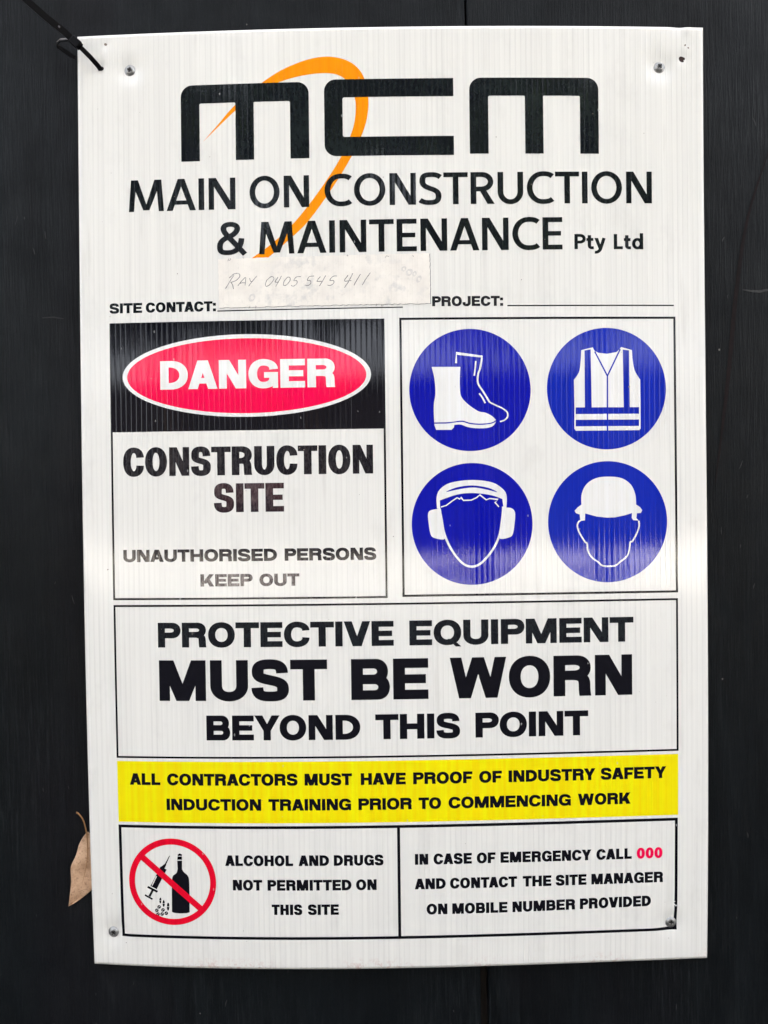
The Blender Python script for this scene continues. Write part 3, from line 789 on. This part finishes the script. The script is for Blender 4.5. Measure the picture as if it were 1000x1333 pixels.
# ---- alcohol and emergency panel
bf = frame('panel_border', -271.0, 270.0, -420.8, -309.1, 2.8, sign, L1, extra=[(1, rect(-1.8, -419, 1.0, -310))], label='thick black border round the two bottom panels')
for ws, t, c, mt, lb in (([('ALCOHOL', -167.2, -101.7), ('AND', -96.5, -67.2), ('DRUGS', -62.7, -15.1)], -348.0, 10.4, M_BLACK, None),
        ([('NOT', -160.2, -131.8), ('PERMITTED', -126.7, -46.1), ('ON', -41.7, -22.0)], -372.1, 10.5, M_BLACK, None),
        ([('THIS', -123.1, -93.7), ('SITE', -88.3, -58.6)], -396.1, 10.3, M_BLACK, None),
        ([('IN', 15.0, 27.7), ('CASE', 32.8, 69.6), ('OF', 74.3, 92.4), ('EMERGENCY', 97.2, 185.3), ('CALL', 190.2, 224.8)], -348.1, 10.5, M_BLACK, None),
        ([('000', 229.7, 255.0)], -348.2, 10.6, M_RED, 'red emergency number 000'),
        ([('AND', 14.5, 44.3), ('CONTACT', 48.4, 113.1), ('THE', 118.5, 146.4), ('SITE', 150.6, 180.5), ('MANAGER', 185.3, 255.8)], -372.2, 10.5, M_BLACK, None),
        ([('ON', 25.7, 45.7, -.5, -.5), ('MOBILE', 50.4, 103.7, -.5, -.4), ('NUMBER', 108.5, 169.6, -.4, .4), ('PROVIDED', 174.1, 243.8, .5, 1.2)], -396.7, 10.5, M_BLACK, None)):
    line(ws, t, c, 'small', mt, bf, L1, lb)
# ---- prohibition roundel
T = icon((-270.7, -314.2), (-168.9, -312.6), (-274.0, -417.9))
C0 = (-219.2, -364.6)
pr = printed('prohibition_ring', [[(1, ellipse(*C0, 42.8, 42.8, 100)), (-1, ellipse(*C0, 37.0, 36.8, 100)),
      (1, pen(T([(225, 255), (815, 765)]), 6.0, 6.0)), ]], M_RED2, sign, L2)
bottle = [(572, 232), (590, 222), (612, 232), (614, 282), (614, 370)] + catmull([(614, 370), (632, 400), (670, 435), (684, 490), (688, 640), (690, 785)], 5)[1:] + [(660, 793), (600, 796), (540, 790), (520, 782), (518, 620), (518, 480)] + catmull([(518, 480), (528, 435), (560, 410), (572, 370)], 5)[1:] + [(567, 290)]
printed('bottle', [[(1, T(bottle)), (-1, T(rect(560, 246, 622, 251))), (-1, T(rect(560, 283, 622, 291)))]], M_BLACK, pr, L1)
def oriented(ax, ay, bx, by, w0, w1):
    l = math.hypot(bx-ax, by-ay); nx, ny = -(by-ay)/l, (bx-ax)/l
    return [(ax+nx*w0, ay+ny*w0), (bx+nx*w1, by+ny*w1), (bx-nx*w1, by-ny*w1), (ax-nx*w0, ay-ny*w0)]
syr = [(1, T(oriented(494, 245, 450, 335, 3, 8))), (1, T(oriented(458, 325, 415, 375, 8, 24))), (1, T(oriented(437, 362, 340, 550, 32, 34))), (-1, T(oriented(368, 440, 325, 530, 5, 5))),
       (1, T(oriented(282, 543, 378, 590, 10, 10))), (1, T(oriented(335, 570, 300, 635, 11, 11))), (1, T(oriented(256, 622, 330, 662, 8, 8)))]
printed('syringe', [syr], M_BLACK, pr, L1)
pil = []
for cx, cy in ((394, 735), (372, 768), (432, 764), (384, 805), (424, 803), (464, 795)):
    pil.append([(1, T(ellipse(cx, cy, 17, 17, 20))), (-1, T(oriented(cx-8, cy+5, cx+7, cy-7, 2.5, 2.5)))])
for ax, ay, bx, by, r in ((404, 655, 408, 692, 10), (436, 680, 441, 722, 11), (482, 705, 482, 758, 12)):
    pil.append([(1, T(ellipse((ax+bx)/2, (ay+by)/2, r, (by-ay)/2 + r, 24))), (-1, T(rect((ax+bx)/2 - r, (ay+by)/2 - 2, (ax+bx)/2 + r, (ay+by)/2 + 2)))])
printed('pills', pil, M_BLACK, pr, L1)

# ---- masking tape label with faded pencil
def tape_mat():
    m, t, b = new_mat('cream_masking_tape'); g = NT(t)
    obj = g.n('ShaderNodeTexCoord').outputs['Object']; x, y, z = g.sep(obj)
    n = g.noise(obj, 55, 4, .6)
    col = g.mix(g.ramp(n, .35, .7), (.88, .835, .76, 1), (.78, .735, .67, 1))
    gr = g.ramp(g.noise(obj, 240, 3, .7), .58, .72)
    col = g.mix(g.m('MULTIPLY', gr, .25), col, (.45, .43, .40, 1))
    sm = g.m('MULTIPLY', g.ramp(g.noise(obj, 95, 3, .6), .54, .70), g.ramp(g.noise(obj, 18, 1), .40, .60))
    col = g.mix(g.m('MULTIPLY', sm, .42), col, (.46, .46, .46, 1))
    g.put(b.inputs['Base Color'], col); b.inputs['Roughness'].default_value = .55
    h, tri = sign_relief(g, obj)
    g.put(b.inputs['Normal'], g.bump(g.m('MULTIPLY_ADD', n, .0001, h)))
    return m
tl = empty('tape_label', (0, 0, SIGN_Z), (0, .00668, 0))
tag(tl, 'cream strip of tape with faded handwriting stuck under the company name', 'label')
def ragged(a, b, n, amp):
    return [(a[0] + (b[0]-a[0])*i/n + rnd.uniform(-amp, amp)*(i > 0), a[1] + (b[1]-a[1])*i/n + rnd.uniform(-amp, amp)*(i > 0)) for i in range(n)]
c4 = [(-165.6, 232.2), (35.4, 235.0), (35.7, 187.4), (-165.2, 185.8)]
tape = ragged(c4[0], c4[3], 26, .25) + ragged(c4[3], c4[2], 70, .35) + ragged(c4[2], c4[1], 26, .2) + ragged(c4[1], c4[0], 70, .3)
rim_ = printed('tape_edge', [[(1, [(a + .5, b - .4) for a, b in tape])]], plain('dark_tape_edge', (.10, .09, .085), .8, scale=300), tl, .22)  # dark copy of the tape outline, shifted right and down
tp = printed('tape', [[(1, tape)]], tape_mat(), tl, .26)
HW = lambda L: [(-175.8 - (y-150)*.055 + 226.4*x/1000 - .7*y/290, 245.3 - 3.3*x/1000 - 65.8*y/290) for x, y in L]
pens = [[(84, 180), (95, 150), (106, 124)], [(88, 136), (104, 119), (124, 118), (130, 132), (116, 148), (98, 154)], [(100, 154), (112, 166), (120, 184)],
        [(134, 168), (146, 148), (158, 134), (162, 150), (164, 167)], [(140, 157), (152, 154), (165, 155)],
        [(174, 136), (182, 150), (190, 150)], [(206, 128), (194, 148), (182, 172)],
        [(262, 134), (250, 148), (248, 166), (256, 174), (270, 162), (278, 144), (272, 134), (262, 134)],
        [(292, 132), (285, 152), (300, 153)], [(310, 128), (302, 152), (296, 172)],
        [(334, 134), (324, 152), (326, 168), (338, 166), (348, 148), (344, 136), (334, 134)],
        [(388, 132), (370, 134), (362, 148), (376, 150), (378, 162), (366, 172), (356, 168)],
        [(446, 130), (428, 133), (422, 148), (436, 150), (440, 162), (428, 170), (416, 168)],
        [(472, 130), (462, 150), (484, 150)], [(492, 126), (484, 150), (476, 170)],
        [(540, 128), (522, 131), (514, 146), (530, 148), (532, 160), (520, 168), (508, 166)],
        [(584, 124), (574, 148), (602, 146)], [(604, 118), (596, 148), (584, 178)], [(638, 118), (630, 140), (622, 166)], [(676, 114), (664, 138), (654, 166)]]
M_PEN = ink('faded_pencil', (.30, .285, .27), rough=.6, worn=.9, worn_col=(.66, .62, .57, 1))
M_PEN2 = ink('pencil', (.10, .095, .09), rough=.6, worn=.8, worn_col=(.60, .57, .52, 1))
G1 = []; G2 = []
for i, L in enumerate(pens):
    jx, jy = rnd.uniform(-.5, .5), rnd.uniform(-.6, .6); p = [(a + jx + rnd.uniform(-.12, .12), b + jy + rnd.uniform(-.12, .12)) for a, b in HW(catmull(L, 4))]; q = (1, pen(p, .75 if i in (0, 1, 2, 16, 17, 18, 19) else .6, .6))
    (G2 if i < 7 or i > 15 else G1).append([q])
printed('handwriting', G1 + G2, M_PEN2, tp, .31)
marks = []
for q in range(11):
    e = rnd.random()
    x = rnd.uniform(-160, 30); y = rnd.choice([233.5, 187.0]) + rnd.uniform(-1.6, 1.0)
    marks.append([(1, pen(catmull([(x, y), (x + rnd.uniform(-1.5, 1.5), y - rnd.uniform(.4, 1.8)), (x + rnd.uniform(-2, 2), y - rnd.uniform(.5, 2.5))], 3), .35, .35))])
smudges = []
for cx, cy, r_ in ((812, 98, 11), (838, 112, 15), (862, 118, 12), (886, 140, 15), (205, 218, 17)):
    smudges.append([(1, [(a + rnd.uniform(-.25, .25), b + rnd.uniform(-.25, .25)) for a, b in HW(ellipse(cx, cy, r_, r_*rnd.uniform(.55, 1.0), 22, rnd.uniform(0, 3)))]),
                    (-1, [(a + rnd.uniform(-.2, .2), b + rnd.uniform(-.2, .2)) for a, b in HW(ellipse(cx + 1, cy + 1, r_*.55, r_*.35, 16, 1))])])
tag(printed('smudge', smudges, plain('grey_smudge', (.76, .725, .675), .6, scale=500, var=.18), tp, .29), kind='stuff')
tag(printed('grime_mark', marks, plain('grime', (.16, .14, .12), .8), tp, .30), kind='stuff')

# ---- holes, nicks and specks in the board
M_RUST = plain('rusty_hole', (.035, .012, .010), .8, scale=500)
printed('screw_hole', [[(1, [(279.6 + 2.9*math.cos(a)*(1 + .12*math.sin(3*a)), 420 + 2.9*math.sin(a)*(1 + .15*math.cos(2*a + 1))) for a in [2*PI*k/24 for k in range(24)]])]], M_RUST, sign, .05, 'empty rusty screw hole near the top right corner')
printed('tie_hole', [[(1, ellipse(-277.3, 418.6, 2.8, 2.2, 20))]], plain('dark_hole', (.01, .009, .01), .8), sign, .05)
nick = []
for s, t, a, b in ((266.4, -393.0, 1.9, 1.1), (266.9, -395.0, .9, 1.2)): nick.append([(1, ellipse(s, t, a, b, 14, .5))])
printed('nick', nick, M_BOARD, sign, .12)
sp = []
for s, t, r in ((-272.5, 441.5, 1.6), (-231, 120, .5), (-204.7, 219.3, .6), (-207, 293, .5), (122.6, 209.5, .7), (63.8, 117.5, .5), (225.1, 107.0, .9), (-276, -62, .8), (-151, -412, .5), (-267, -427, .5), (282.5, 433, 1.1), (285.5, 430.5, .9), (-46, -417, .5), (133, 300, .5), (100, 345, .6), (218, 140, .4), (-90, 52, 1.0), (-86, 50, .8)):
    sp.append([(1, ellipse(s, t, r, r*rnd.uniform(.4, .9), 10, rnd.uniform(0, 3)))])
for _ in range(46):
    sp.append([(1, ellipse(rnd.uniform(-292, 292), rnd.uniform(-445, 445), rnd.uniform(.18, .5), rnd.uniform(.15, .4), 8, rnd.uniform(0, 3)))])
tag(printed('speck', sp, plain('brown_speck', (.22, .17, .14), .8), sign, .24), kind='stuff')

# ================================================================== SCREWS
M_STEEL = plain('zinc_steel', (.42, .42, .41), .38, metal=.85, scale=400, var=.45, bump=.0001)
M_REC = plain('drive_recess', (.03, .028, .027), .6, metal=.3)
def screw(s, t, rot, label, tint=None):
    p = surf(s, t)
    c, sn = math.cos(-.00668), math.sin(-.00668)
    X, Z = p[0]*c - p[2]*sn, p[0]*sn + p[2]*c
    o = empty('screw', (X, p[1], SIGN_Z + Z), (rnd.uniform(-.05, .05), rot, 0))
    tag(o, label, 'screw', 'zinc screws at the four corners of the sign')
    r = .0058
    head = MB()
    prof = [(r*.98, -.0012), (r, .0002), (r*.97, .0006), (r*.80, .0007), (r*.76, .0009), (r*.70, .0017), (r*.55, .0024), (r*.36, .0028), (r*.33, .0027), (r*.20, .0012), (0.00001, .0008)]
    head.lathe(prof, 36)
    h = head.build('screw_head', M_STEEL, o, True)
    rc = MB()
    for a in (0, PI/2):
        rc.box(-r*.40, r*.40, -.00285, -.0022, -.00055, .00055, Matrix.Rotation(a, 4, 'Y'))
    rc.build('drive_recess', M_REC, o)
    sh = MB().lathe([(.0022, -.030), (.0022, -.0005)], 12).build('shank', M_STEEL, o)
    return o
screw(-249.1, 415.9, .3, 'silver screw in the top left corner, beside the black cable tie')
screw(257.9, 413.1, .9, 'silver screw in the top right corner, beside the empty rusty hole')
screw(-279.4, -417.4, .6, 'silver screw in the bottom left corner, outside the black border')
screw(264.1, -413.0, .15, 'silver screw in the bottom right corner, on the corner of the black border')

# ================================================================== CABLE TIE
M_NYL = plain('black_nylon', (.0012, .001, .002), .4, var=.3, spec=.12)
tie = empty('cable_tie', (-.278, -.012, SIGN_Z + .4205))
tag(tie, 'black cable tie looped through the top left corner of the sign', 'cable tie')
def TP(x, y, z): return Vector((x*.001, y, SIGN_Z + z*.001)) - tie.location
strap = MB()
P_ = [TP(-274.5, -.0045, 419.2), TP(-275.8, -.0105, 420.8), TP(-281, -.0150, 426.2), TP(-288.4, -.0175, 433.4), TP(-295.3, -.0185, 440.3)]
strap.ribbon(P_, [.0044]*5, .0013, (.1, 1, .1)); strap.build('strap', M_NYL, tie)
st2 = MB()
P_ = [TP(-294, -.020, 438.6), TP(-303, -.0220, 446.8), TP(-317.8, -.025, 458.0), TP(-331, -.0275, 469.5), TP(-346, -.030, 482.5), TP(-366, -.030, 499), TP(-392, -.022, 520), TP(-420, -.004, 540)]
st2.ribbon(P_, [.0060]*8, .0018, (.1, 1, .1)); st2.build('strap', M_NYL, tie)
hd = MB()
ang = math.radians(41)
Rm = Matrix.Translation(TP(-292.6, -.0195, 437.4)) @ Matrix.Rotation(ang, 4, 'Y')
hd.box(-.0050, .0050, -.0030, .0030, -.0036, .0036, Rm)
hdo = hd.build('tie_head', M_NYL, tie)
bv = hdo.modifiers.new('bevel', 'BEVEL'); bv.width = .0008; bv.segments = 2
kn = MB(); kn.lathe([(.0001, .0012), (.0007, .0010), (.0010, 0)], 10, Matrix.Translation(TP(-306.3, -.0235, 449.8))); kn.build('painted_glint', plain('glint_grey', (.16, .14, .15), .3), tie, True)  # small grey dot painted as a glint on the strap
tail = MB()
P_ = [TP(-293, -.0175, 437.5), TP(-302, -.0165, 441.6), TP(-310, -.0140, 442.9), TP(-314.6, -.0110, 441.6), TP(-313.2, -.0095, 439.6), TP(-306, -.0085, 435.2), TP(-298.6, -.0070, 430.6)]
tail.ribbon(P_, [.0014, .0012, .0012, .0018, .0034, .0038, .0032], .0014, (.05, 1, .05)); tail.build('tail', M_NYL, tie)
rb = MB(); P_ = [TP(-313.5, -.0125, 442.9), TP(-308.5, -.0150, 443.9), TP(-302.5, -.0175, 442.6), TP(-297.0, -.0190, 440.0)]
rb.ribbon(P_, [.0006, .0014, .0011, .0006], .0008, (0, 1, .3)); rb.build('tail_highlight', plain('highlight_grey', (.20, .18, .18), .25), tie)  # pale strip stands for the highlight along the tail

# ================================================================== DRY LEAF
def leaf_mat():
    m, t, b = new_mat('dry_leaf'); g = NT(t)
    obj = g.n('ShaderNodeTexCoord').outputs['Object']
    col = g.mix(g.ramp(g.noise(obj, 70, 4, .6), .35, .7), (.46, .27, .155, 1), (.68, .45, .29, 1))
    col = g.mix(g.m('MULTIPLY', g.ramp(g.noise(obj, 420, 4, .75), .53, .64), .7), col, (.22, .10, .05, 1))
    col = g.mix(g.m('MULTIPLY', g.ramp(g.noise(obj, 900, 2, .7), .60, .74), .4), col, (.75, .60, .45, 1))
    g.put(b.inputs['Base Color'], col); b.inputs['Roughness'].default_value = .55
    g.put(b.inputs['Normal'], g.bump(g.m('MULTIPLY', g.noise(obj, 380, 3), .0004)))
    return m
leaf = empty('dry_leaf', (-.3085, -.004, SIGN_Z - .3189))
tag(leaf, 'dry brown curled leaf tucked behind the left edge of the sign', 'leaf')
edgeL = [(-308.5, -318.9), (-312.6, -324.6), (-316.2, -331.3), (-318.7, -340.4), (-323.5, -350.6), (-324.2, -357.4), (-324.6, -368.8), (-326.0, -380.2), (-327.6, -389.6), (-328.6, -391.8)]
edgeR = [(-307.5, -319.1), (-303.0, -324.0), (-299.5, -331.0), (-296.6, -340.0), (-295.0, -350.0), (-297.0, -361.0), (-302.0, -373.0), (-311.0, -381.5), (-320.0, -387.8), (-328.2, -392.2)]
eL, eR = catmull(edgeL, 4), catmull(edgeR, 4)
nn = len(eL); nc = 12
lv = []; lf = []
for i in range(nn):
    a = i/(nn-1)
    for j in range(nc + 1):
        u = j/nc
        x = eL[i][0]*(1-u) + eR[i][0]*u; z = eL[i][1]*(1-u) + eR[i][1]*u
        cup = .0030*math.sin(PI*a)*(1-u)**2 + .0010*abs(u-.45) + .0005*math.sin(a*17 + u*4)
        lv.append(Vector((x*.001, -.0012 - cup*1.0 - .0004, z*.001 + SIGN_Z)) - leaf.location)
for i in range(nn-1):
    for j in range(nc):
        q = i*(nc+1) + j; lf.append((q, q+nc+1, q+nc+2, q+1))
bl = put('leaf_blade', mesh('leaf_blade', lv, lf, True), leaf_mat(), leaf)
so = bl.modifiers.new('thickness', 'SOLIDIFY'); so.thickness = .0003; so.offset = 0
M_VEIN = plain('leaf_stalk', (.38, .19, .07), .5, scale=200)
def LP(L, ys): return [Vector((x*.001, y, z*.001 + SIGN_Z)) - leaf.location for (x, z), y in zip(L, ys)]
MB().tube(LP(catmull([(-317.3, -298.6), (-315.4, -299.7), (-311.5, -305.2), (-309.5, -312.1), (-308.4, -319.5)], 3), [-.0050 + .00014*k for k in range(13)]), [.0012] + [.0008]*3 + [.00065]*9, 8).build('stalk', M_VEIN, leaf, True)
MB().tube(LP(catmull([(-308.4, -318.9), (-307.6, -329.2), (-307.9, -341.7), (-309.4, -353.1), (-314, -370)], 3), [-.0033 - .0001*k for k in range(7)] + [-.0039]*6), [.0006, .00058, .00055, .0005, .0005, .00045, .0004, .0004, .00035, .0003, .0003, .0002, .0001], 6).build('midrib', M_VEIN, leaf, True)

# ================================================================== OUT OF VIEW (ground, plus things added to shape the reflections in the gloss)
def sheet(name, x0, x1, y0, y1, z, mat):
    o = put(name, mesh(name, [(x0, y0, z), (x1, y0, z), (x1, y1, z), (x0, y1, z)], [(0, 1, 2, 3)]), mat)
    return tag(o, kind='structure')
sheet('ground', -120, 120, -120, 60, 0, plain('asphalt', (.040, .039, .038), .9, scale=6, var=.3, spec=.15))
sheet('added_pale_yard', -60, 60, -24, -12.6, .004, plain('concrete', (.56, .53, .48), .8, scale=1.5, var=.2))  # pale yard added out of view to brighten a band of the gloss
kb = MB().box(-60, 60, -12.6, -12.25, 0, .13).build('added_kerb', plain('white_glare_kerb', (.78, .76, .72), .6, scale=3, var=.1)); tag(kb, kind='structure')  # unseen white strip added for the glare line across the sign
# unseen block added behind the hoarding to shade the ground mirrored in the gloss
ub = empty('added_shade_block', (0, 3.0, 0)); tag(ub, 'grey concrete block added unseen behind the black hoarding to shade the ground', 'building')
M_CO = plain('raw_concrete', (.30, .29, .27), .85, scale=3, var=.2)
sb = MB()
for k in range(4): sb.box(-22, 22, 0, 12, 3.3*k + 3.0, 3.3*k + 3.3)
sb.build('floor_slab', M_CO, ub)
cm = MB().box(-.25, .25, 0, .4, 0, 2.998); cme = mesh('column', cm.v, cm.f); cme.materials.append(M_CO)
fm = MB().box(.3, 4.7, .1, .3, .002, 2.996); fme = mesh('infill_wall', fm.v, fm.f); fme.materials.append(M_CO)
for k in range(4):
    for q in range(9):
        o = bpy.data.objects.new('column', cme); COL.objects.link(o); o.parent = ub; o.location = (-21 + 5.0*q, .05, 3.3*k)
        if q < 8:
            o = bpy.data.objects.new('infill_wall', fme); COL.objects.link(o); o.parent = ub; o.location = (-21 + 5.0*q, .05, 3.3*k)
# low near-black building added out of view, a dark band for the gloss
bd = empty('added_dark_building', (0, -24, 0)); tag(bd, 'long low dark building added out of view to darken the gloss', 'building')
M_BR = plain('near_black_wall', (.009, .008, .008), .9, scale=14, var=.35, spec=.05)
wb = MB(); xs = [-15 + 3.0*k for k in range(11)]
for k in range(10):
    a = xs[k]
    wb.box(a, a + .8, -.3, 0, 0, 6.4); wb.box(a + 2.2, a + 3.0, -.3, 0, 0, 6.4)
    wb.box(a + .8, a + 2.2, -.3, 0, 0, 1.0); wb.box(a + .8, a + 2.2, -.3, 0, 2.4, 3.5); wb.box(a + .8, a + 2.2, -.3, 0, 4.9, 6.4)
wb.build('wall', M_BR, bd)
pm = MB().box(.83, 2.17, -.2, -.17, 1.03, 2.37); pn = mesh('window', pm.v, pm.f)
M_PANE = plain('window_glass', (.01, .011, .012), .3, spec=.2)
pn.materials.append(M_PANE)
for k in range(10):
    for dz in (0, 2.5):
        o = bpy.data.objects.new('window', pn); COL.objects.link(o); o.parent = bd; o.location = (xs[k], 0, dz)
MB().box(-15.3, 15.3, -8, .35, 6.4, 6.6).build('roof', plain('metal_roof', (.03, .03, .03), .8, scale=3, spec=.1), bd)
# trees added out of view to keep bright sky out of the gloss
M_BARK = plain('bark', (.035, .027, .02), .9, scale=30, bump=.01, spec=.1)
M_LF = plain('foliage', (.030, .048, .014), .7, scale=2.0, var=.5, spec=.2)
def tree(x, y, hgt, seed, label):
    r2 = random.Random(seed)
    t = empty('added_tree', (x, y, 0)); tag(t, label, 'tree', 'unseen trees added to darken the gloss')
    tb = MB(); tb.tube([(0, 0, 0), (.05, .02, 1.5), (-.05, 0, 3.2), (.1, 0, 5.0), (0, .1, 7.0)], [.22, .18, .15, .11, .05], 9)
    for q in range(7):
        a = q*2.4; z = 3.0 + q*.45; L = r2.uniform(1.2, 2.2)
        tb.tube([(0, 0, z), (math.cos(a)*L*.5, math.sin(a)*L*.5, z + .7), (math.cos(a)*L, math.sin(a)*L, z + 1.8)], [.08, .05, .02], 6)
    tb.build('trunk', M_BARK, t, True)
    v = []; f = []
    cl = [(r2.gauss(0, 1.15), r2.gauss(0, 1.0), r2.uniform(4.7, hgt), r2.uniform(.5, .95)) for _ in range(34)]
    for cx, cy, cz, cr in cl:
        for _ in range(110):
            d = Vector((r2.gauss(0, 1), r2.gauss(0, 1), r2.gauss(0, 1))).normalized() * cr * r2.random()**.4
            c = Vector((cx, cy, cz)) + d
            a = Vector((r2.gauss(0, 1), r2.gauss(0, 1), r2.gauss(0, 1))).normalized(); b = a.orthogonal().normalized()
            n = len(v); v += [c + a*.19, c + b*.09, c - a*.19, c - b*.09]; f.append((n, n+1, n+2, n+3))
    put('crown', mesh('crown', v, f), M_LF, t)
for k, (x, y, hh) in enumerate(((-6.9, -10.2, 8.2), (-3.9, -9.6, 8.8), (-1.1, -10.3, 8.4), (1.9, -9.7, 8.9), (4.4, -10.4, 8.1), (7.2, -9.9, 8.6))):
    tree(x, y, hh, k + 3, 'leafy tree added out of view to darken the gloss, ' + ('far left', 'second from the left', 'just left of the sign', 'just right of the sign', 'second from the right', 'far right')[k])

bpy.context.view_layer.update()
